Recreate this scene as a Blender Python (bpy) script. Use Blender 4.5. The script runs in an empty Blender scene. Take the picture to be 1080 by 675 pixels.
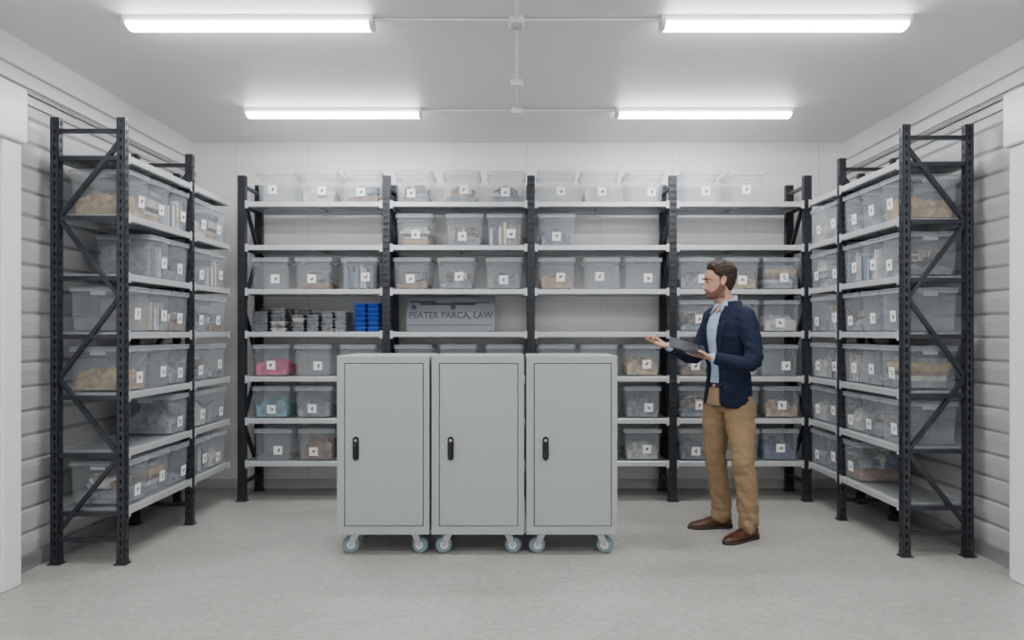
import bpy, math, random
from mathutils import Vector, Matrix, noise
random.seed(7)
C = bpy.context.scene.collection

# ------------------------------------------------------------------ materials
def mat(name, col, rough=0.5, metal=0.0, nscale=None, namt=0.1, bump=0.0, bscale=60, emit=0, alpha=1.0, spec=0.5, stretch=None, coat=0):
    m = bpy.data.materials.new(name); m.use_nodes = True
    nt = m.node_tree; b = nt.nodes["Principled BSDF"]
    b.inputs["Base Color"].default_value = (*col, 1)
    b.inputs["Roughness"].default_value = rough
    b.inputs["Metallic"].default_value = metal
    b.inputs["Specular IOR Level"].default_value = spec
    b.inputs["Coat Weight"].default_value = coat
    b.inputs["Alpha"].default_value = alpha
    if emit:
        b.inputs["Emission Color"].default_value = (1, 0.99, 0.975, 1)
        b.inputs["Emission Strength"].default_value = emit
    tc = nt.nodes.new("ShaderNodeTexCoord"); mp = nt.nodes.new("ShaderNodeMapping")
    nt.links.new(tc.outputs["Object"], mp.inputs[0])
    if stretch: mp.inputs["Scale"].default_value = stretch
    if nscale:
        n = nt.nodes.new("ShaderNodeTexNoise"); n.inputs["Scale"].default_value = nscale
        n.inputs["Detail"].default_value = 6; n.inputs["Roughness"].default_value = 0.6
        nt.links.new(mp.outputs[0], n.inputs["Vector"])
        r = nt.nodes.new("ShaderNodeValToRGB")
        r.color_ramp.elements[0].position = 0.3; r.color_ramp.elements[1].position = 0.7
        r.color_ramp.elements[0].color = (*[c*(1-namt) for c in col], 1)
        r.color_ramp.elements[1].color = (*[min(1, c*(1+namt)) for c in col], 1)
        nt.links.new(n.outputs["Fac"], r.inputs[0]); nt.links.new(r.outputs[0], b.inputs["Base Color"])
    if bump:
        n2 = nt.nodes.new("ShaderNodeTexNoise"); n2.inputs["Scale"].default_value = bscale
        n2.inputs["Detail"].default_value = 4
        nt.links.new(mp.outputs[0], n2.inputs["Vector"])
        bp = nt.nodes.new("ShaderNodeBump"); bp.inputs["Strength"].default_value = bump
        bp.inputs["Distance"].default_value = 0.01
        nt.links.new(n2.outputs["Fac"], bp.inputs["Height"]); nt.links.new(bp.outputs[0], b.inputs["Normal"])
    return m

M = {}
M['wall'] = mat('painted_wall', (0.86,0.86,0.855), 0.3, nscale=1.2, namt=0.02)
M['clad'] = mat('cladding_white', (0.66,0.67,0.675), 0.24, 0.25, nscale=3, namt=0.05, stretch=(1,0.3,4))
M['groove'] = mat('cladding_groove', (0.30,0.305,0.31), 0.5, 0.2, nscale=6, namt=0.05)
M['ceil'] = mat('ceiling_paint', (0.84,0.85,0.85), 0.45, nscale=1.0, namt=0.02)
M['trimw'] = mat('trim_white', (0.84,0.85,0.85), 0.3, nscale=3, namt=0.02)
M['alu'] = mat('alu_rail', (0.42,0.43,0.44), 0.35, 0.6, nscale=8, namt=0.05)
M['seam'] = mat('seam_grey', (0.6,0.61,0.61), 0.6, nscale=5, namt=0.05)
M['dark'] = mat('rack_anthracite', (0.034,0.038,0.047), 0.36, 0.3, nscale=20, namt=0.2)
M['galv'] = mat('galvanised_shelf', (0.40,0.42,0.44), 0.32, 0.5, nscale=14, namt=0.09)
M['galv2'] = mat('shelf_beam', (0.56,0.58,0.60), 0.34, 0.35, nscale=10, namt=0.05)
M['bin'] = mat('clear_plastic', (0.56,0.62,0.68), 0.10, nscale=5, namt=0.03, alpha=0.22)
M['rim'] = mat('frosted_rim', (0.62,0.67,0.72), 0.16, nscale=5, namt=0.03, alpha=0.42)
M['label'] = mat('label_paper', (0.88,0.88,0.87), 0.6, nscale=30, namt=0.02)
M['ink'] = mat('label_ink', (0.05,0.05,0.06), 0.6, nscale=30, namt=0.1)
M['tan'] = mat('content_tan', (0.36,0.25,0.14), 0.8, nscale=22, namt=0.55, bump=0.6)
M['paper'] = mat('content_paper', (0.46,0.455,0.44), 0.8, nscale=22, namt=0.4, bump=0.5)
M['white'] = mat('content_white_paper', (0.72,0.71,0.69), 0.8, nscale=22, namt=0.1)
M['greyc'] = mat('content_grey', (0.19,0.205,0.23), 0.7, nscale=22, namt=0.6, bump=0.6)
M['brown'] = mat('content_brown', (0.20,0.12,0.07), 0.8, nscale=22, namt=0.5, bump=0.5)
M['cable'] = mat('content_cable', (0.05,0.05,0.06), 0.5, nscale=18, namt=0.3)
M['pink'] = mat('content_pink', (0.50,0.03,0.13), 0.7, nscale=22, namt=0.55, bump=0.5)
M['teal'] = mat('content_teal', (0.10,0.24,0.28), 0.7, nscale=22, namt=0.6, bump=0.5)
M['navyc'] = mat('content_navy', (0.06,0.085,0.17), 0.7, nscale=22, namt=0.5, bump=0.5)
M['cab'] = mat('cabinet_paint', (0.385,0.415,0.425), 0.42, nscale=30, namt=0.015)
M['gap'] = mat('dark_gap', (0.06,0.065,0.07), 0.7, nscale=20, namt=0.1)
M['blk'] = mat('black_plastic', (0.012,0.012,0.014), 0.35, nscale=30, namt=0.1)
M['chrome'] = mat('zinc', (0.6,0.61,0.63), 0.28, 0.9, nscale=20, namt=0.06)
M['wheel'] = mat('caster_rubber', (0.22,0.31,0.35), 0.45, nscale=20, namt=0.08)
M['blue'] = mat('blue_plastic', (0.006,0.055,0.38), 0.35, nscale=15, namt=0.15)
M['tin'] = mat('foil_tray', (0.30,0.31,0.33), 0.28, 0.8, nscale=40, namt=0.5)
M['sign'] = mat('sign_grey', (0.25,0.28,0.31), 0.5, nscale=4, namt=0.15)
M['signd'] = mat('sign_ink', (0.07,0.08,0.10), 0.6, nscale=15, namt=0.1)
M['tube'] = mat('lit_diffuser', (0.9,0.9,0.9), 0.5, emit=60, nscale=3, namt=0.01)
M['navy'] = mat('navy_wool', (0.0075,0.0125,0.033), 0.8, nscale=90, namt=0.25, bump=0.08, bscale=500, spec=0.22)
M['shirt'] = mat('light_blue_shirt', (0.38,0.49,0.66), 0.8, nscale=60, namt=0.06, spec=0.2)
M['khaki'] = mat('khaki_chino', (0.27,0.185,0.105), 0.85, nscale=30, namt=0.08, bump=0.1, bscale=400, spec=0.2)
M['belt'] = mat('belt_leather', (0.05,0.025,0.015), 0.45, nscale=40, namt=0.1)
M['shoe'] = mat('brown_leather', (0.07,0.025,0.013), 0.35, nscale=25, namt=0.25)
M['sole'] = mat('shoe_sole', (0.03,0.02,0.016), 0.6, nscale=25, namt=0.2)
M['skin'] = mat('skin', (0.46,0.25,0.175), 0.5, nscale=25, namt=0.06, spec=0.35)
M['lip'] = mat('lip', (0.33,0.14,0.11), 0.5, nscale=25, namt=0.06)
M['hair'] = mat('brown_hair', (0.026,0.014,0.009), 0.6, nscale=120, namt=0.5, bump=0.5, bscale=180, stretch=(1,1,0.3), spec=0.3)
M['beard'] = mat('beard_stubble', (0.135,0.068,0.045), 0.75, nscale=260, namt=0.45)
M['eyew'] = mat('eye_white', (0.6,0.58,0.55), 0.2, nscale=10, namt=0.02)
M['iris'] = mat('eye_iris', (0.03,0.02,0.012), 0.15, nscale=10, namt=0.1)
M['screen'] = mat('tablet_glass', (0.02,0.022,0.028), 0.12, nscale=5, namt=0.1)

def floor_mat():
    m = bpy.data.materials.new('concrete_floor'); m.use_nodes = True
    nt = m.node_tree; b = nt.nodes["Principled BSDF"]
    tc = nt.nodes.new("ShaderNodeTexCoord")
    def N(s, d, r=0.6, dist=0):
        n = nt.nodes.new("ShaderNodeTexNoise"); n.inputs["Scale"].default_value = s
        n.inputs["Detail"].default_value = d; n.inputs["Roughness"].default_value = r
        n.inputs["Distortion"].default_value = dist
        nt.links.new(tc.outputs["Object"], n.inputs["Vector"]); return n
    a = N(1.6, 9, 0.68, 0.6); c = N(26, 6, 0.75)
    r = nt.nodes.new("ShaderNodeValToRGB")
    r.color_ramp.elements[0].position = 0.32; r.color_ramp.elements[0].color = (0.365,0.358,0.34,1)
    r.color_ramp.elements[1].position = 0.68; r.color_ramp.elements[1].color = (0.47,0.463,0.445,1)
    nt.links.new(a.outputs["Fac"], r.inputs[0])
    r2 = nt.nodes.new("ShaderNodeValToRGB")
    r2.color_ramp.elements[0].position = 0.35; r2.color_ramp.elements[0].color = (0.76,0.76,0.76,1)
    r2.color_ramp.elements[1].position = 0.58; r2.color_ramp.elements[1].color = (1.03,1.03,1.03,1)
    nt.links.new(c.outputs["Fac"], r2.inputs[0])
    mx = nt.nodes.new("ShaderNodeMix"); mx.data_type = 'RGBA'; mx.blend_type = 'MULTIPLY'
    mx.inputs[0].default_value = 1.0
    nt.links.new(r.outputs[0], mx.inputs[6]); nt.links.new(r2.outputs[0], mx.inputs[7])
    nt.links.new(mx.outputs[2], b.inputs["Base Color"])
    b.inputs["Roughness"].default_value = 0.38
    bp = nt.nodes.new("ShaderNodeBump"); bp.inputs["Strength"].default_value = 0.15; bp.inputs["Distance"].default_value = 0.005
    nt.links.new(c.outputs["Fac"], bp.inputs["Height"]); nt.links.new(bp.outputs[0], b.inputs["Normal"])
    return m
M['floor'] = floor_mat()

# ------------------------------------------------------------------ mesh builder
class MB:
    def __init__(s): s.v=[]; s.f=[]; s.m=[]; s.names=[]
    def mi(s, k):
        if k not in s.names: s.names.append(k)
        return s.names.index(k)
    def box(s, x0,x1,y0,y1,z0,z1, k, mtx=None):
        n=len(s.v)
        vs=[Vector(p) for p in ((x0,y0,z0),(x1,y0,z0),(x1,y1,z0),(x0,y1,z0),(x0,y0,z1),(x1,y0,z1),(x1,y1,z1),(x0,y1,z1))]
        if mtx: vs=[mtx@p for p in vs]
        s.v+=vs
        for q in ((0,3,2,1),(4,5,6,7),(0,1,5,4),(1,2,6,5),(2,3,7,6),(3,0,4,7)):
            s.f.append(tuple(n+i for i in q)); s.m.append(s.mi(k))
    def cbox(s, x0,x1,y0,y1,z0,z1,k,c=0.004,mtx=None):
        def rr(x0,x1,y0,y1,z,c): return [(x0+c,y0,z),(x1-c,y0,z),(x1,y0+c,z),(x1,y1-c,z),(x1-c,y1,z),(x0+c,y1,z),(x0,y1-c,z),(x0,y0+c,z)]
        rings=[rr(x0+c,x1-c,y0+c,y1-c,z0,c),rr(x0,x1,y0,y1,z0+c,c),rr(x0,x1,y0,y1,z1-c,c),rr(x0+c,x1-c,y0+c,y1-c,z1,c)]
        s.rings(rings,k,True,mtx)
    def rings(s, rings, k, cap=True, mtx=None, closed=True, cap0=None, cap1=None):
        n=len(s.v); L=len(rings[0]); i=s.mi(k)
        for r in rings:
            for p in r:
                p=Vector(p); s.v.append(mtx@p if mtx else p)
        for a in range(len(rings)-1):
            for b in range(L if closed else L-1):
                c=(b+1)%L
                s.f.append((n+a*L+b,n+a*L+c,n+(a+1)*L+c,n+(a+1)*L+b)); s.m.append(i)
        if cap if cap0 is None else cap0: s.f.append(tuple(n+b for b in reversed(range(L)))); s.m.append(i)
        if cap if cap1 is None else cap1: s.f.append(tuple(n+(len(rings)-1)*L+b for b in range(L))); s.m.append(i)
    def cyl(s, p0, p1, r, k, seg=14, r1=None):
        p0=Vector(p0); p1=Vector(p1); t=(p1-p0).normalized()
        u=t.orthogonal().normalized(); v=t.cross(u); r1=r if r1 is None else r1
        R=[[pp+u*(q*math.cos(2*math.pi*i/seg))+v*(q*math.sin(2*math.pi*i/seg)) for i in range(seg)] for pp,q in ((p0,r),(p1,r1))]
        s.rings(R,k)
    def bar(s, p0, p1, w, h, k, ref=(0,0,1)):
        p0=Vector(p0); p1=Vector(p1); t=(p1-p0).normalized(); ref=Vector(ref)
        u=(ref-t*ref.dot(t)).normalized(); v=t.cross(u)
        R=[[pp+u*a*h/2+v*b*w/2 for a,b in ((-1,-1),(1,-1),(1,1),(-1,1))] for pp in (p0,p1)]
        s.rings(R,k)
    def tube(s, pts, rad, k, ref=(0,0,1), seg=20, sub=4, cap=True):
        P=[Vector(p) for p in pts]; Rd=[(r,r) if not isinstance(r,(tuple,list)) else r for r in rad]
        def cr(a,b,c,d,t): return 0.5*((2*b)+(c-a)*t+(2*a-5*b+4*c-d)*t*t+(3*b-a-3*c+d)*t**3)
        Q=[];RR=[]
        n=len(P)
        for i in range(n-1):
            a=P[max(i-1,0)];b=P[i];c=P[i+1];d=P[min(i+2,n-1)]
            for j in range(sub):
                t=j/sub; Q.append(cr(a,b,c,d,t)); RR.append((Rd[i][0]*(1-t)+Rd[i+1][0]*t, Rd[i][1]*(1-t)+Rd[i+1][1]*t))
        Q.append(P[-1]); RR.append(Rd[-1])
        rings=[]; ref=Vector(ref)
        for i,q in enumerate(Q):
            t=(Q[min(i+1,len(Q)-1)]-Q[max(i-1,0)]).normalized()
            u=(ref-t*ref.dot(t)).normalized(); v=t.cross(u)
            rings.append([q+u*RR[i][0]*math.cos(2*math.pi*j/seg)+v*RR[i][1]*math.sin(2*math.pi*j/seg) for j in range(seg)])
        def endring(i,j,f,w):
            c=Q[i]; t=(Q[i]-Q[j]).normalized(); r=min(RR[i])
            return [c+(p-c)*f+t*r*w for p in rings[i]]
        if cap:
            first=[endring(0,1,0.35,0.75),endring(0,1,0.75,0.5)]
            last=[endring(-1,-2,0.75,0.5),endring(-1,-2,0.35,0.75)]
            rings=first+rings+last
        s.rings(rings,k)
    def mesh(s, name, smooth=False):
        me=bpy.data.meshes.new(name); me.from_pydata([tuple(p) for p in s.v],[],s.f)
        for k in s.names: me.materials.append(M[k])
        me.polygons.foreach_set('material_index', s.m)
        if smooth: me.polygons.foreach_set('use_smooth',[True]*len(me.polygons))
        me.update(); return me
    def obj(s, name, smooth=False, parent=None, loc=None):
        o=bpy.data.objects.new(name, s.mesh(name,smooth)); C.objects.link(o)
        if parent: o.parent=parent
        if loc: o.location=loc
        return o
T=Matrix.Translation; RZ=lambda d: Matrix.Rotation(math.radians(d),4,'Z')

# ================================================================== MAN
def build_man():
    BASE=Vector((1.40,4.77,0)); F=Vector((-.925,-.38,0)).normalized(); Lf=Vector((-F.y,F.x,0)); Z=Vector((0,0,1))
    def W(f,l,u): return BASE+F*f+Lf*l+Z*u
    def loc(p): d=Vector(p)-BASE; return d.dot(F),d.dot(Lf),p[2]
    def remesh(b,vox,smooth=3,fac=0.5):
        o=b.obj('tmp'); m=o.modifiers.new('r','REMESH'); m.mode='VOXEL'; m.voxel_size=vox
        if smooth: s=o.modifiers.new('s','SMOOTH'); s.iterations=smooth; s.factor=fac
        dg=bpy.context.evaluated_depsgraph_get(); me=bpy.data.meshes.new_from_object(o.evaluated_get(dg))
        bpy.data.objects.remove(o); return me
    def lerp(tab,t):
        if t<=tab[0][0]: return tab[0][1]
        for (a,x),(c,y) in zip(tab,tab[1:]):
            if t<=c:
                s=(t-a)/(c-a); s=s*s*(3-2*s); return x+(y-x)*s
        return tab[-1][1]
    def lin(tab,t):
        if t<=tab[0][0]: return tab[0][1]
        for (a,x),(c,y) in zip(tab,tab[1:]):
            if t<=c: return x+(y-x)*(t-a)/(c-a)
        return tab[-1][1]
    def finish(me, mats, fn, name):
        me.materials.clear()
        for k in mats: me.materials.append(M[k])
        for p in me.polygons: p.material_index=mats.index(fn(p.center)); p.use_smooth=True
        o=bpy.data.objects.new(name,me); C.objects.link(o); return o
    parts=[]
    tab=[(0.845,0.008,.124,.174),(0.90,0.004,.123,.174),(0.98,0.0,.115,.163),(1.08,0.0,.108,.154),(1.18,0.004,.116,.165),(1.28,0.008,.127,.184),(1.36,0.006,.127,.195),(1.42,0.0,.114,.194),(1.455,-.003,.098,.170),(1.485,-.006,.082,.126),(1.51,-.006,.070,.088),(1.53,-.004,.058,.062)]
    b=MB(); rings=[]
    for z,c,d,w in tab:
        r=[]
        for i in range(40):
            a=2*math.pi*i/40; ca,sa=math.cos(a),math.sin(a)
            r.append(W(c+d*math.copysign(abs(ca)**0.9,ca),w*math.copysign(abs(sa)**0.9,sa),z))
        rings.append(r)
    b.rings(rings,'navy')
    def surf(l,z):
        c=lin([(t[0],t[1]) for t in tab],z); d=lin([(t[0],t[2]) for t in tab],z); w=lin([(t[0],t[3]) for t in tab],z)
        s=min(1,abs(l)/w)**(1/.9); return c+d*math.sqrt(max(0,1-s*s))**.9
    SL=[W(-.005,.10,1.445),W(0,.158,1.425),W(0.005,.196,1.36),Vector((1.484,4.535,1.25)),Vector((1.474,4.495,1.155)),Vector((1.40,4.475,1.130)),Vector((1.31,4.485,1.145)),Vector((1.245,4.495,1.163))]
    b.tube(SL,[.052,.065,.064,.053,.051,.049,.042,.037],'navy',ref=(0,1,0.2),seg=24)
    SR=[W(-.005,-.10,1.445),W(0,-.158,1.425),W(0.005,-.194,1.36),Vector((1.275,4.935,1.26)),Vector((1.225,4.915,1.175)),Vector((1.16,4.88,1.175)),Vector((1.09,4.83,1.20)),Vector((1.04,4.80,1.222))]
    b.tube(SR,[.052,.064,.063,.055,.053,.049,.042,.037],'navy',ref=(0,1,0.2),seg=24)
    me=remesh(b,0.0065,5)
    HI=[(0.83,.100),(0.90,.072),(1.0,.056),(1.10,.050),(1.25,.058),(1.38,.070),(1.47,.066),(1.53,.05)]
    def reg(p):
        f,l,z=loc(p); hi=lerp(HI,z)
        if f>0.02 and f<0.17 and abs(l)<hi+.003 and z<1.52:
            return 'shirt' if z>0.995 else ('belt' if z>0.962 else 'khaki')
        return 'navy'
    me.update(); newc=[]
    EL=Vector((1.47,4.49,1.14)); ER=Vector((1.22,4.91,1.18))
    for v in me.vertices:
        p=v.co; f,l,z=loc(p); n=v.normal; hi=lerp(HI,z)
        arm = abs(l)>0.15 or f>0.17
        if not (f>0.02 and abs(l)<hi and z<1.52 and not arm):
            off=0.005
            if 0.925<z<0.98 and 0.085<l<0.150 and f>0.02: off+=0.005
            w=noise.noise(Vector((l*8,f*8,z*10)))*0.005
            w+=noise.noise(Vector((l*14+z*18,f*14,z*22)))*0.005
            for e in (EL,ER):
                k=math.exp(-((p-e).length/0.10)**2)
                dd=(p-e); w+=k*0.004*math.sin(dd.x*75+dd.z*95)
            w+=0.003*math.exp(-((z-1.08)/.07)**2)*math.sin(l*35+z*70)
            off+=w
        else:
            off=-0.008+noise.noise(Vector((l*14,z*9,3)))*0.005+0.003*math.exp(-(l/.012)**2)
        newc.append(p+n*off)
    for v,c in zip(me.vertices,newc): v.co=c
    parts.append(finish(me,['navy','shirt','belt','khaki'],reg,'jacket'))
    b=MB()
    for s in (-1,1):
        def strip(zs,wf,o0,o1):
            R=[]
            for z in zs:
                hi=lerp(HI,z)-.004; w=wf(z)
                row=[(hi+w*k/5, z) for k in range(6)]
                outer=[W(surf(l,z)+o0+(o1-o0)*math.sin(math.pi*min(1,k/5*.9+.1)) ,s*l,z) for k,(l,z) in enumerate(row)]
                inner=[W(surf(l,z)-0.004,s*l,z) for l,z in reversed(row)]
                R.append(outer+inner)
            b.rings(R,'navy')
        strip([0.85+i*(1.16-0.85)/16 for i in range(17)],lambda z:.012,.008,.011)
        strip([1.12+i*(1.404-1.12)/14 for i in range(15)],lambda z:.010+.050*((z-1.12)/.285)**.8,.011,.018)
        strip([1.396+i*(1.50-1.396)/8 for i in range(9)],lambda z:lin([(1.396,.038),(1.43,.044),(1.50,.03)],z),.012,.020)
    R=[]
    for a in [math.radians(75+210*i/28) for i in range(29)]:
        ca,sa=math.cos(a),math.sin(a)
        def q(r,z): return W(-.004+(r)*ca,(r+.004)*sa,z)
        R.append([q(.070,1.530),q(.076,1.534),q(.086,1.512),q(.100,1.486),q(.090,1.480),q(.066,1.50)])
    b.rings(R,'navy')
    for z in (1.10,0.99):
        p=W(surf(.068,z)+.004,.072,z); b.cyl(p,p+F*0.009,0.008,'blk',12)
    for z in (1.42,1.35,1.27,1.19,1.11,1.04):
        p=W(surf(0,z)-.006,0,z); b.cyl(p,p+F*.006,.005,'shirt',10)
    p=W(surf(0,.978)-.004,0,.978); b.cyl(p,p+F*.008,.014,'chrome',4)
    def ringc(cx,a,bb,z,tilt=0): return [W(cx+a*math.cos(t),bb*math.sin(t),z+tilt*math.cos(t)) for t in [2*math.pi*i/28 for i in range(28)]]
    b.rings([ringc(0.002,.066,.068,1.495,-.03),ringc(0.004,.062,.064,1.525,-.028),ringc(0.004,.060,.062,1.548,-.026),ringc(0.004,.056,.058,1.548,-.026),ringc(0.004,.056,.056,1.50,-.02)],'shirt',False)
    for s in (-1,1):
        q=[W(.064,s*.010,1.512),W(.040,s*.050,1.540),W(.060,s*.072,1.492),W(.100,s*.052,1.446)]
        q1=[p+F*.008+Z*.004 for p in q]; b.rings([q1,q],'shirt')
    b.tube([W(.050,0,1.52),W(.078,0,1.485),W(.096,0,1.455)],[(.026,.010),(.020,.010),(.006,.006)],'skin',ref=Lf,seg=14)
    b.tube([Vector((1.26,4.494,1.160)),Vector((1.232,4.497,1.166)),Vector((1.220,4.498,1.168))],[.031,.032,.031],'shirt',ref=(0,1,0))
    b.tube([Vector((1.055,4.81,1.217)),Vector((1.022,4.792,1.229)),Vector((1.008,4.786,1.233))],[.031,.032,.031],'shirt',ref=(0,1,0))
    parts.append(b.obj('details',True))
    b=MB(); rings=[]
    for z,c,d,w in ((0.80,-.01,.085,.12),(0.84,-.01,.106,.152),(0.90,-.005,.110,.158),(0.96,0,.102,.146),(1.01,0,.092,.134)):
        rings.append([W(c+d*math.cos(a),w*math.sin(a),z) for a in [2*math.pi*i/32 for i in range(32)]])
    b.rings(rings,'khaki')
    LG=[[(1.443,4.69,.90),(1.450,4.675,.76),(1.454,4.645,.62),(1.454,4.622,.50),(1.472,4.625,.34),(1.484,4.625,.18),(1.482,4.618,.085)],
        [(1.357,4.85,.90),(1.350,4.862,.76),(1.344,4.868,.62),(1.344,4.868,.50),(1.368,4.885,.34),(1.392,4.897,.18),(1.388,4.895,.085)]]
    for g_ in LG: b.tube(g_,[.095,.096,.083,.071,.068,.063,.066],'khaki',ref=(1,0,0),seg=24)
    me=remesh(b,0.0065,4)
    for v in me.vertices:
        p=v.co; n=v.normal; z=p.z
        side=0 if loc(p)[1]>0 else 1
        cx,cy=lin([(q[2],q[0]) for q in reversed(LG[side])],z),lin([(q[2],q[1]) for q in reversed(LG[side])],z)
        ang=math.atan2(p.y-cy,p.x-cx)
        k=lerp([(0.0,1.8),(0.2,1.6),(0.33,.7),(0.48,1.5),(0.65,.7),(0.82,1.5),(1.0,.4)],z)
        w=(noise.noise(Vector((math.cos(ang)*.8+side*5,math.sin(ang)*.8,z*15+ang*.7)))*0.010+noise.noise(Vector((p.x*14,p.y*14,z*30+4)))*0.005)*k
        if z<.8: 
            fd=(p.x-cx)*F.x+(p.y-cy)*F.y; ld=(p.x-cx)*Lf.x+(p.y-cy)*Lf.y
            if fd>0: w+=.005*math.exp(-(ld/.010)**2)
        v.co=p+n*w
    parts.append(finish(me,['khaki'],lambda p:'khaki','trousers'))
    def shoe(heel,ang):
        dr=Vector((math.cos(ang),math.sin(ang),0)); sd=Vector((-dr.y,dr.x,0)); heel=Vector(heel)
        b=MB(); S=[(0,.022,.062),(.012,.032,.085),(.05,.037,.098),(.10,.037,.092),(.14,.040,.075),(.19,.046,.060),(.235,.046,.050),(.27,.036,.043),(.292,.020,.034),(.30,.008,.024)]
        rings=[]
        for s,w,h in S:
            r=[]
            for i in range(20):
                a=2*math.pi*i/20; ca,sa=math.cos(a),math.sin(a)
                y=w*math.copysign(abs(ca)**0.7,ca); zz=0.018+(h-0.018)*max(sa,0)**0.8 if sa>0 else 0.016
                r.append(heel+dr*s+sd*y+Z*zz)
            rings.append(r)
        b.rings(rings,'shoe')
        for z0,z1,s0,s1 in ((0,0.024,0,0.075),(0.0,0.016,0.0,0.303)):
            SS=[(-.004,.024)]+[(s,w+.004) for s,w,h in S[1:]]+[(.306,.010)]
            pts=[(s,w) for s,w in SS if s0-0.01<=s<=s1+0.01]
            out=[(s,w) for s,w in pts]+[(s,-w) for s,w in reversed(pts)]
            b.rings([[heel+dr*s+sd*w+Z*zz for s,w in out] for zz in (z0,z1)],'sole')
        for k in range(4):
            s=.115+k*.018; h=lerp([(x[0],x[2]) for x in S],s)
            b.cyl(heel+dr*s+sd*0.018+Z*(h-0.001),heel+dr*(s+.006)-sd*0.018+Z*(h-0.001),0.0028,'sole',8)
        parts.append(b.obj('shoe',True))
    shoe((1.550,4.665,0),math.atan2(-0.15,-0.235))
    shoe((1.460,4.915,0),math.atan2(-0.04,-0.29))
    def hand(wr,D,N,S,curls,thumb,name):
        D=Vector(D).normalized(); N=Vector(N); N=(N-D*N.dot(D)).normalized(); S0=D.cross(N); S0=S0 if S0.dot(Vector(S))>0 else -S0
        wr=Vector(wr); b=MB()
        b.tube([wr-D*.05,wr,wr+D*.035,wr+D*.07,wr+D*.090],[(.025,.019),(.027,.018),(.036,.015),(.039,.0135),(.036,.011)],'skin',ref=S0,seg=20)
        offs=[.030,.0102,-.0096,-.029]; ln=[(.041,.025,.020),(.045,.028,.021),(.042,.026,.020),(.033,.020,.018)]; kb=[.084,.088,.085,.078]
        for o,ls,kk,cu in zip(offs,ln,kb,curls):
            p=wr+D*(kk-0.02)+S0*o*0.92; pts=[p]; p=wr+D*kk+S0*o; pts.append(p); ang=0; sp=o*2.2
            for l,c in zip(ls,cu):
                ang+=math.radians(c); d=(D*math.cos(ang)+N*math.sin(ang)+S0*sp).normalized(); p=p+d*l; pts.append(p)
            b.tube(pts,[.0080,.0086,.0082,.0074,.0064],'skin',ref=S0,seg=12,sub=3)
        p=wr+D*.018+S0*.022; pts=[p]
        for (a,c,n),l in zip(thumb,(.042,.034,.026)):
            d=(D*a+S0*c+N*n).normalized(); p=p+d*l; pts.append(p)
        b.tube(pts,[.014,.012,.010,.008],'skin',ref=N,seg=12,sub=3)
        me=remesh(b,0.0022,2,0.4)
        parts.append(finish(me,['skin'],lambda p:'skin',name))
    hand((1.006,4.786,1.235),(-.95,-.18,.20),(0.15,-.30,.93),(0,1,0.1),[(4,12,10),(8,14,12),(12,18,14),(18,22,16)],[(.7,.7,.25),(.85,.45,.2),(.95,.2,.1)],'hand_right')
    TD=Vector((-.96,.08,.27)).normalized(); TN=Vector((-.05,-.38,.92)); TN=(TN-TD*TN.dot(TD)).normalized(); TS=TD.cross(TN); TS=TS if TS.y<0 else -TS
    hand((1.218,4.498,1.168),TD,TN,TS,[(0,6,8),(0,6,8),(0,6,8),(0,8,8)],[(.55,.62,.60),(.9,-.05,.34),(.95,-.30,-.02)],'hand_left')
    HC=Vector((1.342,4.775,1.548)); HF=Vector((-.985,.06,0)).normalized(); HL=Vector((-HF.y,HF.x,0)); HH=0.238
    tl=math.radians(3)
    def HW(f,l,z): return HC+HF*f+HL*l+Z*(z-math.sin(tl)*f)
    def Hloc(p): d=Vector(p)-HC; f=d.dot(HF); return f,d.dot(HL),d.z+math.sin(tl)*f
    front=[(0,.058),(.03,.080),(.08,.091),(.14,.087),(.20,.090),(.28,.089),(.40,.085),(.50,.087),(.58,.097),(.68,.097),(.80,.087),(.90,.062),(.97,.030),(1,.0)]
    back=[(0,.01),(.08,-.03),(.25,-.078),(.4,-.098),(.6,-.108),(.78,-.102),(.9,-.076),(.97,-.043),(1,-.02)]
    half=[(0,.022),(.04,.038),(.12,.050),(.25,.060),(.4,.068),(.6,.073),(.75,.073),(.87,.060),(.95,.038),(1,.008)]
    g=lambda x,s: math.exp(-(x/s)**2)
    b=MB(); rings=[]; NT=70
    for j in range(NT+1):
        t=j/NT; fr=lin(front,t); bk=lin(back,t); hw=lin(half,t); c=(fr*0.45+bk*0.55)
        r=[]
        for i in range(72):
            a=2*math.pi*i/72; ca,sa=math.cos(a),math.sin(a)
            ca2=math.copysign(abs(ca)**0.85,ca)
            f=c+(fr-c if ca>0 else c-bk)*ca2; l=hw*math.copysign(abs(sa)**0.9,sa)
            if ca>0:
                A=lin([(.26,0),(.285,.016),(.31,.030),(.34,.031),(.42,.020),(.50,.009),(.56,0)],t)
                f+=A*g(l,lin([(.28,.017),(.36,.013),(.5,.009)],t))
                f-=0.013*g((t-.49)*HH,.013)*(g(l-.032,.017)+g(l+.032,.017))
                f+=0.005*g((t-.57)*HH,.008)*(g(l-.03,.02)+g(l+.03,.02))
                f+=0.006*(g((t-.228)*HH,.005)+g((t-.180)*HH,.006))*g(l,.022)
                f-=0.004*g((t-.205)*HH,.003)*g(l,.024)
                f+=0.004*g((t-.36)*HH,.02)*(g(l-.045,.018)+g(l+.045,.018))
            r.append(HW(f,l,t*HH))
        rings.append(r)
    b.rings(rings,'skin')
    b.tube([W(-.01,0,1.44),W(0.0,0,1.50),HW(-.022,0,.02),HW(-.030,0,.075)],[(.062,.064),(.056,.060),(.055,.058),(.055,.056)],'skin',ref=(1,0,0),seg=24)
    me=remesh(b,0.0026,2,0.4)
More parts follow.
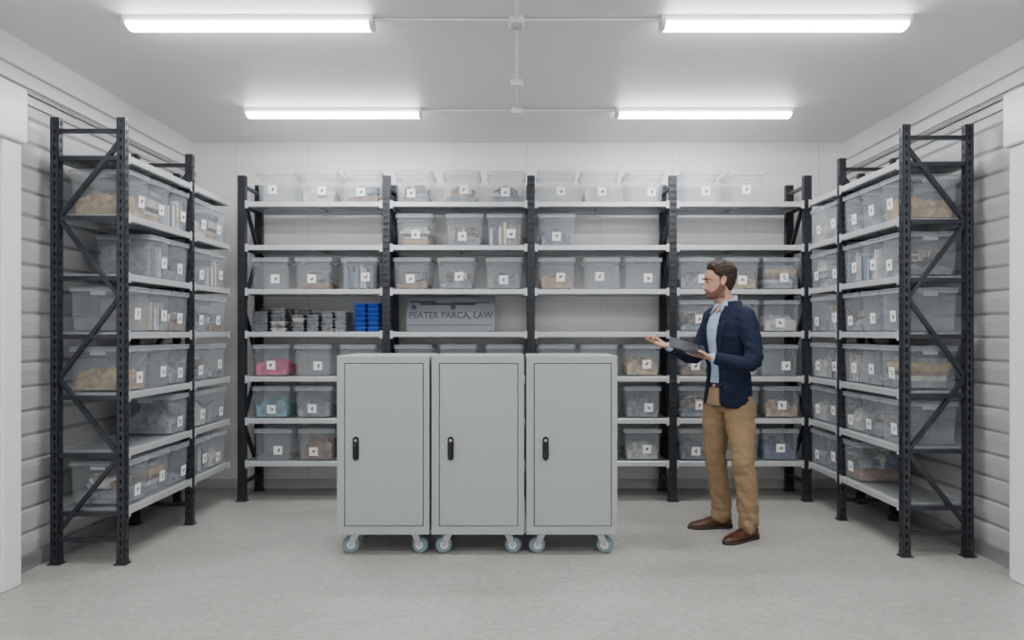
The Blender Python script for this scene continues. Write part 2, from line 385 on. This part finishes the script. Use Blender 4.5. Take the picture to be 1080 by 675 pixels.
    def hairline(f):
        return lin([(-.11,.20),(-.05,.22),(-.030,.34),(-.018,.40),(-.008,.44),(.010,.46),(.016,.60),(.040,.68),(.056,.79),(.072,.82),(.12,.83)],f)
    def blim(f): return lin([(-.030,.28),(-.010,.46),(.008,.46),(.020,.31),(.045,.215),(.066,.195),(.072,.280),(.12,.280)],f)
    def region(p):
        f,l,z=Hloc(p); t=z/HH
        if t>hairline(f): return 'hair'
        if f>.07 and abs(l)<.022 and .170<t<.24: return 'lip'
        if f>-.026 and t>.01 and t<blim(f)+.012*noise.noise(Vector((f*60,l*60,z*60))) and not (f>.066 and abs(l)>.028 and t>.225): return 'beard'
        return 'skin'
    me.update(); nc=[]; cl=[region(p.center) for p in me.polygons]
    for v in me.vertices:
        f,l,z=Hloc(v.co); t=z/HH; p=v.co.copy(); n=v.normal; h=hairline(f)
        if t>h:
            s=min(1,(t-h)/.12)**0.7
            th=lin([(.2,.003),(.5,.005),(.65,.007),(.82,.014),(1,.020)],t)+(0.010*max(0,min(1,f/.07)) if t>.8 else 0)
            th*=1+0.35*noise.noise(Vector((f*35,l*150,z*50)))
            p+=n*th*s
        elif region(p)=='beard': p+=n*(0.0010+0.0006*noise.noise(p*220))
        nc.append(p)
    for v,c in zip(me.vertices,nc): v.co=c
    o=finish(me,['skin','hair','lip','beard'],lambda p:'skin','head')
    for p,q in zip(me.polygons,cl): p.material_index=['skin','hair','lip','beard'].index(q)
    parts.append(o)
    b=MB()
    for s in (-1,1):
        out=[];n=20
        for i in range(n):
            a=2*math.pi*i/n; ra=.017+.003*math.sin(a); rb=.030
            out.append((-.010+ra*math.cos(a)-.004*math.sin(a), .116+rb*math.sin(a)))
        def R(k,lo): return [HW(-.010+(f+.010)*k, s*(.073+lo-.35*(f+.010)*k), .116+(z-.116)*k) for f,z in out]
        b.rings([R(.75,-.012),R(.95,.004),R(1.0,.009),R(.93,.012),R(.78,.010),R(.5,.007),R(.15,.006)],'skin')
    parts.append(b.obj('ears',True))
    b=MB()
    def sph(b,c,r,k,seg=16):
        R=[]
        for j in range(1,9):
            ph=math.pi*j/9; R.append([Vector(c)+Vector((r*math.sin(ph)*math.cos(2*math.pi*i/seg),r*math.sin(ph)*math.sin(2*math.pi*i/seg),-r*math.cos(ph))) for i in range(seg)])
        b.rings(R,k)
    for s in (-1,1):
        sph(b,HW(.0675,s*.031,.49*HH),.0115,'eyew'); sph(b,HW(.0750,s*.0315,.49*HH),.0058,'iris')
        b.tube([HW(.095,s*.010,.562*HH),HW(.095,s*.026,.580*HH),HW(.082,s*.046,.572*HH)],[(.0035,.003),(.0045,.004),(.0025,.003)],'hair',seg=8)
        b.tube([HW(.083,s*.018,.510*HH),HW(.083,s*.031,.528*HH),HW(.074,s*.045,.508*HH)],[.003]*3,'skin',seg=8)
        b.tube([HW(.082,s*.018,.470*HH),HW(.082,s*.031,.458*HH),HW(.073,s*.045,.470*HH)],[.003]*3,'skin',seg=8)
    parts.append(b.obj('eyes',True))
    bpy.ops.object.select_all(action='DESELECT')
    for o in parts: o.select_set(True)
    bpy.context.view_layer.objects.active=parts[0]
    bpy.ops.object.join()
    man=bpy.context.view_layer.objects.active; man.name='standing_man_in_navy_blazer'; man.data.name='man'
    tm=Matrix((( TD.x,TS.x,TN.x,0),(TD.y,TS.y,TN.y,0),(TD.z,TS.z,TN.z,0),(0,0,0,1)))
    tc=Vector((1.218,4.498,1.168))+TD*.165+TN*.021-TS*.020
    b=MB(); b.cbox(-0.115,0.115,-0.08,0.08,-0.004,0.004,'blk',0.003); b.box(-0.107,0.107,-0.072,0.072,0.004,0.0048,'screen')
    o=b.obj('tablet_computer'); o.matrix_world=T(tc)@tm
build_man()

# ------------------------------------------------------------------ room
XL,XR,YB,YF,H = -2.74,2.78,6.13,-1.6,2.94
b=MB(); b.box(XL-0.15,XR+0.15,YF-0.15,YB+0.15,-0.1,0,'floor'); b.obj('floor')
b=MB(); b.box(XL-0.15,XR+0.15,YF-0.15,YB+0.15,H,H+0.1,'ceil')
b.obj('ceiling')
b=MB(); b.box(XL-0.15,XR+0.15,YB,YB+0.1,0,H,'wall')
for i in range(9):
    x=XL+0.35+i*0.62
    b.box(x-0.002,x+0.002,YB-0.0015,YB,0,H,'seam')
b.obj('wall_back')
b=MB(); b.box(XL-0.15,XR+0.15,YF-0.1,YF,0,H,'wall'); b.obj('wall_rear')
def sidewall(name, xw, sgn):
    b=MB()
    b.box(min(xw-sgn*0.1,xw-sgn*0.03),max(xw-sgn*0.1,xw-sgn*0.03),YF,YB,0,H,'clad')
    prof=[]; z=0.08; p=0.137
    while z<2.68:
        prof+=[(-0.010,z),(0.0,z+p*0.55),(0.0,z+p-0.030),(-0.016,z+p-0.022),(-0.016,z+p-0.008)]
        a0,a1=sorted((xw-sgn*0.020,xw-sgn*0.0150)); b.box(a0,a1,YF,YB,z+p-0.021,z+p-0.007,'groove')
        z+=p
    prof.append((-0.010,z)); ztop=z
    rings=[[(xw+sgn*a,YF,zz) for a,zz in prof],[(xw+sgn*a,YB,zz) for a,zz in prof]]
    b.rings(rings,'clad',False,closed=False)
    b.box(min(xw-sgn*0.03,xw),max(xw-sgn*0.03,xw),YF,YB,ztop,H,'wall')
    return b.obj(name)
sidewall('wall_left',XL,1); sidewall('wall_right',XR,-1)
for nm,xw,sg in (('left',XL,1),('right',XR,-1)):
    b=MB(); a0,a1=sorted((xw,xw+sg*0.018)); b.box(a0,a1,YF,YB,0,0.085,'alu'); b.obj('baseboard_'+nm)
b=MB(); b.box(XL,XR,YB-0.012,YB,0,0.08,'seam'); b.obj('baseboard_back')
tn=1
for xw,sg in ((XL,1),(XR,-1)):
    b=MB()
    for z0,z1,d in ((2.60,2.612,0.016),(2.66,2.670,0.016),(2.69,2.72,0.022),(2.775,2.785,0.012)):
        a0,a1=sorted((xw,xw+sg*d)); b.box(a0,a1,YF,YB,z0,z1,'alu' if d<0.02 else 'trimw')
    b.obj('trim_%d'%tn); tn+=1
for n,(xw,sg,ye) in enumerate(((XL,1,3.80),(XR,-1,3.88)),1):
    b=MB()
    a0,a1=sorted((xw+sg*0.001,xw+sg*0.13)); 
    b.cbox(a0,a1,ye-0.14,ye,0,2.32,'trimw',0.006)
    b.cbox(a0,a1,ye-1.40,ye-1.26,0,2.32,'trimw',0.006)
    a0,a1=sorted((xw+sg*0.001,xw+sg*0.155)); b.cbox(a0,a1,ye-1.42,ye+0.015,2.321,2.61,'trimw',0.008)
    a0,a1=sorted((xw+sg*0.001,xw+sg*0.03)); b.box(a0,a1,ye-1.26,ye-0.14,0.01,2.32,'galv2')
    a0,a1=sorted((xw+sg*0.001,xw+sg*0.05))
    for k in range(9): b.box(a0,a1,ye-1.26,ye-0.14,0.02+k*0.255,0.02+k*0.255+0.235,'trimw')
    b.obj('door_%d'%n)
for (x,y) in ((-1.365,3.69),(1.37,3.69),(-1.32,5.20),(1.35,5.20),(-1.365,2.0),(1.37,2.0),(-1.365,0.3),(1.37,0.3)):  # rows nearest the camera are unseen, added to even out the light
    b=MB(); L=0.635
    b.box(-L,L,-0.045,0.045,0.0,0.045,'trimw')
    R=[]
    for xx in (-L+0.02,L-0.02):
        R.append([(xx,0.052*math.cos(a),0.0-0.026*math.sin(a)+0.004) for a in [math.pi*i/10 for i in range(11)]])
    b.rings(R,'tube',True)
    for sx in (-1,1):
        R=[]
        for xx in sorted((sx*(L-0.02),sx*L)):
            R.append([(xx,0.054*math.cos(a),-0.028*math.sin(a)+0.006) for a in [math.pi*i/10 for i in range(11)]])
        b.rings(R,'trimw',True)
    b.obj('fluorescent_batten_light',loc=(x,y,H-0.045))
b=MB()
zc=H-0.011
b.cyl((-0.73,3.69,zc),(0.735,3.69,zc),0.008,'trimw'); b.cyl((-0.69,5.20,zc),(0.715,5.20,zc),0.008,'trimw')
b.cyl((0,0.5,zc),(0,5.20,zc),0.008,'trimw')
for y in (3.69,4.62,5.20):
    b.cbox(-0.04,0.04,y-0.04,y+0.04,H-0.04,H,'trimw',0.006)
b.cyl((0,3.69,H-0.055),(0,3.69,H-0.04),0.025,'galv2')
b.obj('ceiling_conduit')

# ------------------------------------------------------------------ racks
LEV=[2.35,2.01,1.665,1.33,0.98,0.65,0.315]
PH=2.555; PW=0.06; PD=0.05
def plate(b, o, ux, w, cols, t=0.0025, pitch=0.05):
    ux=Vector((ux[0],ux[1],0)); nn=Vector((-ux.y,ux.x,0)); o=Vector((o[0],o[1],0))
    mt=Matrix(((ux.x,nn.x,0,o.x),(ux.y,nn.y,0,o.y),(0,0,1,0),(0,0,0,1)))
    hw=0.011; edges=[0.0]
    cs=[w*(i+1)/(cols+1) for i in range(cols)]
    for c in cs: edges+=[c-hw/2,c+hw/2]
    edges.append(w)
    for i in range(0,len(edges),2): b.box(edges[i],edges[i+1],0,t,0.004,PH,'dark',mt)
    n=int(PH/pitch)
    for i in range(1,len(edges)-1,2):
        for k in range(n+1):
            z0=max(0.004,k*pitch-0.012) if k else 0.004; z1=min(PH,k*pitch+0.012)
            b.box(edges[i],edges[i+1],0,t,z0,z1,'dark',mt)
def post(b, x, y):
    plate(b,(x-PW/2,y),(1,0),PW,2 if PW>.05 else 1)
    plate(b,(x-PW/2,y+PD),(0,-1),PD,1)
    plate(b,(x+PW/2,y),(0,1),PD,1)
    b.box(x-PW/2,x-PW/2+0.014,y+PD-0.0025,y+PD,0.004,PH,'dark'); b.box(x+PW/2-0.014,x+PW/2,y+PD-0.0025,y+PD,0.004,PH,'dark')
    b.box(x-PW/2+0.0025,x+PW/2-0.0025,y+PD*0.62,y+PD*0.62+0.002,0.004,PH,'dark')
    b.box(x-PW/2-0.012,x+PW/2+0.012,y-0.012,y+PD+0.012,0,0.006,'dark')
    b.box(x-PW/2-0.002,x+PW/2+0.002,y-0.002,y+PD+0.002,0.006,0.03,'dark')
def rack(name, xs, D, mtx, tail=None):
    b=MB()
    for x in xs:
        post(b,x,0); post(b,x,D-PD)
        y0=PD-0.01; y1=D-PD+0.01
        b.bar((x,y0,0.14),(x,y1,0.14),0.028,0.022,'dark'); b.bar((x,y0,2.48),(x,y1,2.48),0.028,0.022,'dark')
        zz=[0.19,0.62,1.06,1.53,1.98,2.42]
        for i in range(5):
            a=y1 if i%2==0 else y0; c=y0 if i%2==0 else y1
            b.bar((x,a,zz[i]),(x,c,zz[i+1]),0.022,0.028,'dark',(1,0,0))
    ends=list(xs)
    if tail:
        post(b,tail-PW/2,D-PD)
        ends=ends+[tail+PW/2]
    for z in LEV:
        for i in range(len(ends)-1):
            a=ends[i]+PW/2; c=ends[i+1]-PW/2
            for ya,yb in ((0.002,0.034),(D-0.034,D-0.002)):
                b.cbox(a,c,ya,yb,z-0.040,z,'galv2',0.003)
            for xx in (a,c-0.022): b.box(xx,xx+0.022,-0.001,0.003,z-0.052,z+0.010,'galv2')
            n=2
            for k in range(n):
                u0=a+(c-a)*k/n+0.001; u1=a+(c-a)*(k+1)/n-0.001
                b.box(u0,u1,0.034,D-0.034,z-0.006,z-0.001,'galv')
                b.box(u0,u0+0.012,0.034,D-0.034,z-0.03,z-0.006,'galv'); b.box(u1-0.012,u1,0.034,D-0.034,z-0.03,z-0.006,'galv')
                b.box(u0+0.012,u1-0.012,D/2-0.02,D/2+0.02,z-0.022,z-0.006,'galv')
        for x in xs:
            b.box(x-0.012,x+0.012,PD,D-PD,z-0.04,z-0.015,'dark')
        if tail: b.box(tail-0.02,tail,0.002,D-PD,z-0.04,z-0.01,'galv')
    o=b.obj(name); o.matrix_world=mtx; return o
rack('boltless_shelving_rack',[-2.157,-1.022,0.112,1.224,2.28],0.42,T((0,5.64,0)))
PW=0.042; PD=0.048
rack('boltless_shelving_rack',[0,0.85],0.426,T((-2.235,4.13,0))@RZ(90),tail=1.485)
mt=Matrix(((0,1,0,2.275),(1,0,0,4.27),(0,0,1,0),(0,0,0,1)))
o=rack('boltless_shelving_rack',[0,0.83],0.42,Matrix.Identity(4),tail=1.345)
o.data.transform(mt); o.data.flip_normals()

# ------------------------------------------------------------------ bins
def rrect(w,d,z,r=0.03,seg=4,cy=0):
    P=[]
    for cx,cyy,a0 in ((w/2-r,-d/2+r,-90),(w/2-r,d/2-r,0),(-w/2+r,d/2-r,90),(-w/2+r,-d/2+r,180)):
        for i in range(seg+1):
            a=math.radians(a0+90*i/seg); P.append((cx+r*math.cos(a),cy+cyy+r*math.sin(a),z))
    return P
def heap(b,w,d,h,k,seed):
    # crumpled height-field filling the bottom of the bin
    n=12; i=b.mi(k); base=len(b.v)
    for j in range(n+1):
        for q in range(n+1):
            u=q/n*2-1; v=j/n*2-1
            edge=max(abs(u),abs(v)); x=u*w/2; y=v*d/2
            nz=noise.noise(Vector((x*16+seed*3.1,y*16,seed*.7)))+0.6*noise.noise(Vector((x*45,y*45+seed,seed)))
            z=h*(0.80+0.42*nz)*(1-0.35*max(0,edge-.6)/.4)
            b.v.append(Vector((x,y,max(0.02,z))))
    for j in range(n):
        for q in range(n):
            a=base+j*(n+1)+q; b.f.append((a,a+1,a+n+2,a+n+1)); b.m.append(i)
    ring=[base+q for q in range(n)]+[base+q*(n+1)+n for q in range(n)]+[base+n*(n+1)+n-q for q in range(n)]+[base+(n-q)*(n+1) for q in range(n)]
    nb=len(b.v)
    for r in ring: p=b.v[r]; b.v.append(Vector((p.x*.97,p.y*.97,0.010)))
    L=len(ring)
    for q in range(L):
        c=(q+1)%L; b.f.append((nb+q,nb+c,ring[c],ring[q])); b.m.append(i)
def bin_mesh(w,d,h,var,seed,lid):
    rnd=random.Random(seed); b=MB()
    bw,bd=w*0.88,d*0.89
    b.rings([rrect(bw-0.02,bd-0.02,0.002),rrect(bw,bd,0.008),rrect(bw+(w-0.016-bw)*0.55,bd+(d-0.016-bd)*0.55,h*0.55),rrect(w-0.022,d-0.022,h-0.03)],'bin',cap0=True,cap1=False)
    b.rings([rrect(w-0.022,d-0.022,h-0.03),rrect(w-0.004,d-0.004,h-0.028),rrect(w-0.002,d-0.002,h-0.010),rrect(w-0.02,d-0.02,h-0.008)],'rim',cap=False)
    for sx in (-1,1): b.cbox(min(sx*(w/2-0.012),sx*(w/2+0.003)),max(sx*(w/2-0.012),sx*(w/2+0.003)),-0.045,0.045,h-0.05,h-0.028,'rim',0.002)
    if lid:
        b.rings([rrect(w-0.02,d-0.02,h-0.006),rrect(w,d,h-0.006),rrect(w,d,h+0.0),rrect(w-0.03,d-0.03,h+0.005)],'rim',cap0=False,cap1=True)
    fy=lambda z:-(bd+(d-0.016-bd)*(z/h))/2
    lx=rnd.uniform(-0.02,0.05)*w/0.3; lz=h*rnd.uniform(0.28,0.42); ls=0.034
    def lab(x0,x1,z0,z1,k,off):
        i=b.mi(k); n=len(b.v)
        b.v+= [Vector((x0,fy(z0)-off,z0)),Vector((x1,fy(z0)-off,z0)),Vector((x1,fy(z1)-off,z1)),Vector((x0,fy(z1)-off,z1))]
        b.f.append((n,n+1,n+2,n+3)); b.m.append(i)
    lab(lx-ls,lx+ls,lz-ls,lz+ls,'label',0.003)
    for _ in range(4):
        ux=rnd.uniform(-0.014,0.006); uz=rnd.uniform(-0.016,0.006)
        lab(lx+ux,lx+ux+0.011,lz+uz,lz+uz+0.011,'ink',0.004)
    iw,idp=bw-0.03,bd-0.03
    if var=='files':
        x=-iw/2
        while x<iw/2-0.02:
            t=rnd.uniform(0.006,0.022); hh=h*rnd.uniform(0.55,0.82)
            b.box(x,x+t,-idp/2+rnd.uniform(0,0.02),idp/2,0.012,hh,rnd.choice(['paper','white','tan','greyc','paper','navyc','greyc'])); x+=t+rnd.uniform(0.001,0.008)
    elif var=='stack':
        z=0.012
        while z<h*0.7:
            t=rnd.uniform(0.012,0.045); s=rnd.uniform(0.75,1)
            b.box(-iw/2*s,iw/2*s,-idp/2*s,idp/2*s,z,z+t-0.002,rnd.choice(['paper','greyc','tan','white','brown','greyc'])); z+=t
    elif var=='cable':
        heap(b,iw,idp,h*0.3,'greyc',seed)
        for q in range(5):
            cx,cy=rnd.uniform(-.04,.04),rnd.uniform(-.07,.07); r=rnd.uniform(0.045,0.075); z=h*(0.3+q*0.06)
            pts=[(cx+r*math.cos(a),cy+r*math.sin(a),z+0.02*math.sin(2*a+q)) for a in [2*math.pi*i/9 for i in range(10)]]
            b.tube(pts,[0.006]*10,rnd.choice(['cable','paper','cable','navyc']),seg=6,sub=2)
    elif var=='mixed':
        heap(b,iw,idp,h*0.33,rnd.choice(['greyc','paper','brown']),seed)
        for q in range(10):
            x=rnd.uniform(-iw/2+0.05,iw/2-0.05); y=rnd.uniform(-idp/2+0.05,idp/2-0.05)
            s=rnd.uniform(.6,1.1)
            b.box(-0.04*s,0.04*s,-0.03,0.03,-0.02*s,0.03,rnd.choice(['paper','tan','brown','greyc','navyc','white','greyc']),T((x,y,h*rnd.uniform(.36,.52)))@RZ(rnd.uniform(0,90))@Matrix.Rotation(rnd.uniform(-.5,.5),4,'X'))
    elif var!='empty':
        heap(b,iw,idp,h*rnd.uniform(0.55,0.70),var,seed)
    return b.mesh('storage_bin_'+var)
CACHE={}
def get_bin(size,var,lid):
    key=(size,var,lid)
    CACHE.setdefault(key,[])
    if len(CACHE[key])<3:
        w,d,h={'b':(0.305,0.36,0.245),'s':(0.262,0.37,0.262),'s2':(0.285,0.37,0.255)}[size]
        CACHE[key].append(bin_mesh(w,d,h,var,len(CACHE[key])*17+sum(map(ord,var)),lid))
        return CACHE[key][-1]
    return random.choice(CACHE[key])
def row(items, size, place, lid=True):
    e=bpy.data.objects.new('row_of_clear_storage_bins',None); C.objects.link(e); e.empty_display_size=0.1
    for i,(p,var) in enumerate(items):
        sz=size
        if isinstance(var,tuple): sz,var=var
        o=bpy.data.objects.new('bin_%d'%(i+1),get_bin(sz,var,lid)); C.objects.link(o); o.parent=e
        o.matrix_local=place(p)
    return e
def backrow(lv, items):
    z=LEV[lv]+0.001
    row([((x,),v) for x,v in items],'b',lambda p: T((p[0],5.64+0.20,z)))
X=lambda px:(px-545)/134.0
V=['mixed','files','stack','cable','paper','greyc','empty','mixed']
def rv(): return random.choice(V)
backrow(0,[(X(290),'empty'),(X(335),'paper'),(X(382),'mixed'),(X(436),'mixed'),(X(486),'mixed'),(X(534),'cable'),(X(587),'empty'),(X(633),'paper'),(X(681),'empty'),(X(740),'empty'),(X(790),'empty')])
backrow(1,[(X(437),'stack'),(X(490),'mixed'),(X(533),'files'),(X(587),'greyc')])
backrow(2,[(X(284),'empty'),(X(330),'mixed'),(X(379),'files'),(X(434),'mixed'),(X(481),'mixed'),(X(532),'greyc'),(X(587),'tan'),(X(635),'empty'),(X(679),'empty'),(X(735),'greyc'),(X(782),'tan'),(X(825),'stack')])
backrow(3,[(X(735),'mixed'),(X(782),'greyc'),(X(825),'paper')])
backrow(4,[(X(285),'pink'),(X(329),'empty'),(X(377),'greyc'),(X(435),'greyc'),(X(483),'tan'),(X(532),'mixed'),(X(587),'mixed'),(X(632),'empty'),(X(678),'tan'),(X(735),'mixed'),(X(782),'greyc'),(X(823),'empty')])
backrow(5,[(X(285),'teal'),(X(330),'greyc'),(X(377),'greyc'),(X(435),'mixed'),(X(483),'greyc'),(X(587),'mixed'),(X(632),'paper'),(X(678),'greyc'),(X(735),'mixed'),(X(782),'greyc'),(X(826),'tan')])
backrow(6,[(X(287),'empty'),(X(333),'brown'),(X(379),'mixed'),(X(435),'paper'),(X(483),'mixed'),(X(587),'greyc'),(X(632),'mixed'),(X(678),'paper'),(X(735),'greyc'),(X(782),'mixed'),(X(824),'navyc')])
def siderow(side, lv, nearv, skip=0):
    z=LEV[lv]+0.001
    if side=='L': ys=[4.31,4.575,4.84]; y2=[5.17,5.46]; xc=-2.43; rot=90
    else: ys=[4.44,4.70,4.96]; y2=[5.262,5.525]; xc=2.475; rot=-90
    it=[]
    for i,y in enumerate(ys):
        if i<skip: continue
        it.append(((xc,y),nearv if i==0 else rv()))
    for i,y in enumerate(y2): it.append(((xc,y),('s2' if side=='L' else 's',rv())))
    row(it,'s',lambda p: T((p[0],p[1],z))@RZ(rot))
siderow('L',1,'tan'); siderow('L',2,'empty',1); siderow('L',3,'empty'); siderow('L',4,'tan'); siderow('L',5,'navyc',2); siderow('L',6,'mixed')
siderow('R',1,'tan'); siderow('R',2,'mixed'); siderow('R',3,'empty'); siderow('R',4,'stack'); siderow('R',5,'empty'); siderow('R',6,'tan',2)

def tray(b,cx,cy,z,w,d,h,k):
    b.rings([rrect(w*0.80,d*0.80,0,0.012,2),rrect(w*0.90,d*0.90,h*0.70,0.012,2),rrect(w,d,h*0.72,0.012,2),rrect(w,d,h*0.93,0.012,2)],k,True,T((cx,cy,z)))
b=MB(); rnd=random.Random(3)
for px in (273,292,313,329,344,358):
    w=0.128 if px<300 else 0.108
    for yy in (5.75,5.90):
        for k in range(rnd.choice([5,6,6,7])):
            tray(b,X(px)+rnd.uniform(-.004,.004),yy,LEV[3]+0.001+k*0.027,w,0.13,0.027,'tin' if rnd.random()<0.9 else 'paper')
b.obj('stack_of_foil_trays')
b=MB()
for k in range(6):
    for cx in (X(379),X(393)):
        tray(b,cx,5.78,LEV[3]+0.001+k*0.038,0.104,0.2,0.037,'blue')
b.obj('stack_of_blue_plastic_trays')
sg=bpy.data.objects.new('printed_shop_sign',None); C.objects.link(sg)
b=MB(); b.cbox(-0.36,0.36,-0.012,0.012,0,0.285,'sign',0.004)
b.box(-0.36,0.34,-0.0135,-0.012,0.05,0.056,'signd'); b.box(-0.25,0.2,-0.0135,-0.012,0.215,0.235,'signd')
b.box(-0.33,-0.12,-0.0135,-0.012,0.235,0.25,'signd'); b.cyl((-0.3,-0.0135,0.2),(-0.3,-0.012,0.2),0.022,'signd'); b.cyl((0.02,-0.0135,0.2),(0.02,-0.012,0.2),0.022,'signd')
b.box(0.02,0.32,-0.0135,-0.012,0.232,0.24,'signd')
b.obj('sign_panel',parent=sg)
tx=bpy.data.curves.new('sign_text','FONT'); tx.body='PEATER PARCA, LAW'; tx.size=0.072; tx.align_x='CENTER'; tx.extrude=0.0008; tx.offset=0.0015; tx.materials.append(M['signd'])
to=bpy.data.objects.new('sign_lettering',tx); C.objects.link(to); to.parent=sg; to.location=(0,-0.0135,0.11); to.rotation_euler=(math.radians(90),0,0)
sg.location=(X(473),5.86,LEV[3]+0.001); sg.rotation_euler=(math.radians(-5),0,0)

# ------------------------------------------------------------------ cabinets
def caster(b,x,y,ang):
    m=T((x,y,0))@RZ(ang)
    def P(*p): return m@Vector(p)
    b.box(-0.042,0.042,-0.036,0.036,0.121,0.127,'chrome',m)
    b.cyl(P(0,0,0.108),P(0,0,0.121),0.024,'chrome',16)
    off=0.022
    for s in (-1,1):
        R=[[P(xx,s*0.021+t,zz) for xx,zz in ((-0.026,0.109),(0.026,0.109),(off+0.018,0.050),(off+0.006,0.040),(off-0.010,0.044))] for t in (-0.0015,0.0015)]
        b.rings(R,'chrome')
    b.box(-0.026,0.026,-0.021,0.021,0.105,0.109,'chrome',m)
    R=[]
    for yy,r in ((-0.016,0.040),(-0.0155,0.047),(-0.009,0.050),(0.009,0.050),(0.0155,0.047),(0.016,0.040)):
        R.append([P(off+r*math.cos(2*math.pi*i/28),yy,0.050+r*math.sin(2*math.pi*i/28)) for i in range(28)])
    b.rings(R,'wheel')
    b.cyl(P(off,-0.0175,0.050),P(off,0.0175,0.050),0.026,'trimw',20)
    b.cyl(P(off,-0.027,0.050),P(off,0.027,0.050),0.006,'chrome',10)
for i,(x0,x1) in enumerate(((-1.066,-0.518),(-0.505,0.043),(0.057,0.597))):
    w=x1-x0; b=MB(); D=0.5; z0,z1=0.127,1.188
    b.cbox(0,w,0.004,D,z0,z1,'cab',0.006)
    dx0,dx1,dz0,dz1=0.045,w-0.035,z0+0.050,z1-0.045
    b.cbox(0,w,-0.010,0.006,dz1,z1,'cab',0.003); b.cbox(0,w,-0.010,0.006,z0,dz0,'cab',0.003)
    b.cbox(0,dx0,-0.010,0.006,dz0-0.004,dz1+0.004,'cab',0.003); b.cbox(dx1,w,-0.010,0.006,dz0-0.004,dz1+0.004,'cab',0.003)
    b.box(dx0,dx1,0.0,0.0035,dz0,dz1,'gap')
    b.cbox(dx0+0.004,dx1-0.004,-0.013,0.0005,dz0+0.004,dz1-0.004,'cab',0.003)
    hx=0.114; hz=0.640
    R=[[ (hx+p[0],yy,hz+p[1]) for p in [(0.018*math.cos(a),0.052*math.copysign(1,math.sin(a))+0.018*math.sin(a)) for a in [math.pi*(k+0.5)/10 for k in range(20)]]] for yy in (-0.013,-0.022)]
    b.rings(R[::-1],'blk')
    b.cbox(hx-0.009,hx+0.009,-0.036,-0.022,hz-0.058,hz+0.022,'blk',0.004)
    b.cyl((hx,-0.022,hz+0.048),(hx,-0.028,hz+0.048),0.008,'chrome',16)
    b.cyl((hx-0.045,-0.013,hz+0.012),(hx-0.045,-0.017,hz+0.012),0.008,'chrome',14)
    for cx in (0.085,w-0.085):
        a=180 if cx<w/2 else 0
        for cy in (0.075,D-0.075): caster(b,cx,cy,(200 if cx<w/2 else -20) if cy<0.2 else a+90)
    o=b.obj('metal_storage_cabinet_on_casters'); o.location=(x0,4.28,0)

# ------------------------------------------------------------------ world + camera
w=bpy.data.worlds.new('World'); bpy.context.scene.world=w; w.use_nodes=True
w.node_tree.nodes['Background'].inputs[0].default_value=(0.8,0.85,0.9,1); w.node_tree.nodes['Background'].inputs[1].default_value=0.3
cd=bpy.data.cameras.new('camera'); cam=bpy.data.objects.new('camera',cd); C.objects.link(cam)
cam.location=(0,0,1.33); cam.rotation_euler=(math.radians(90),0,0)
cd.sensor_width=36; cd.lens=760/1080*36; cd.shift_x=-5/1080; cd.shift_y=12.5/1080; cd.clip_start=0.05
bpy.context.scene.camera=cam
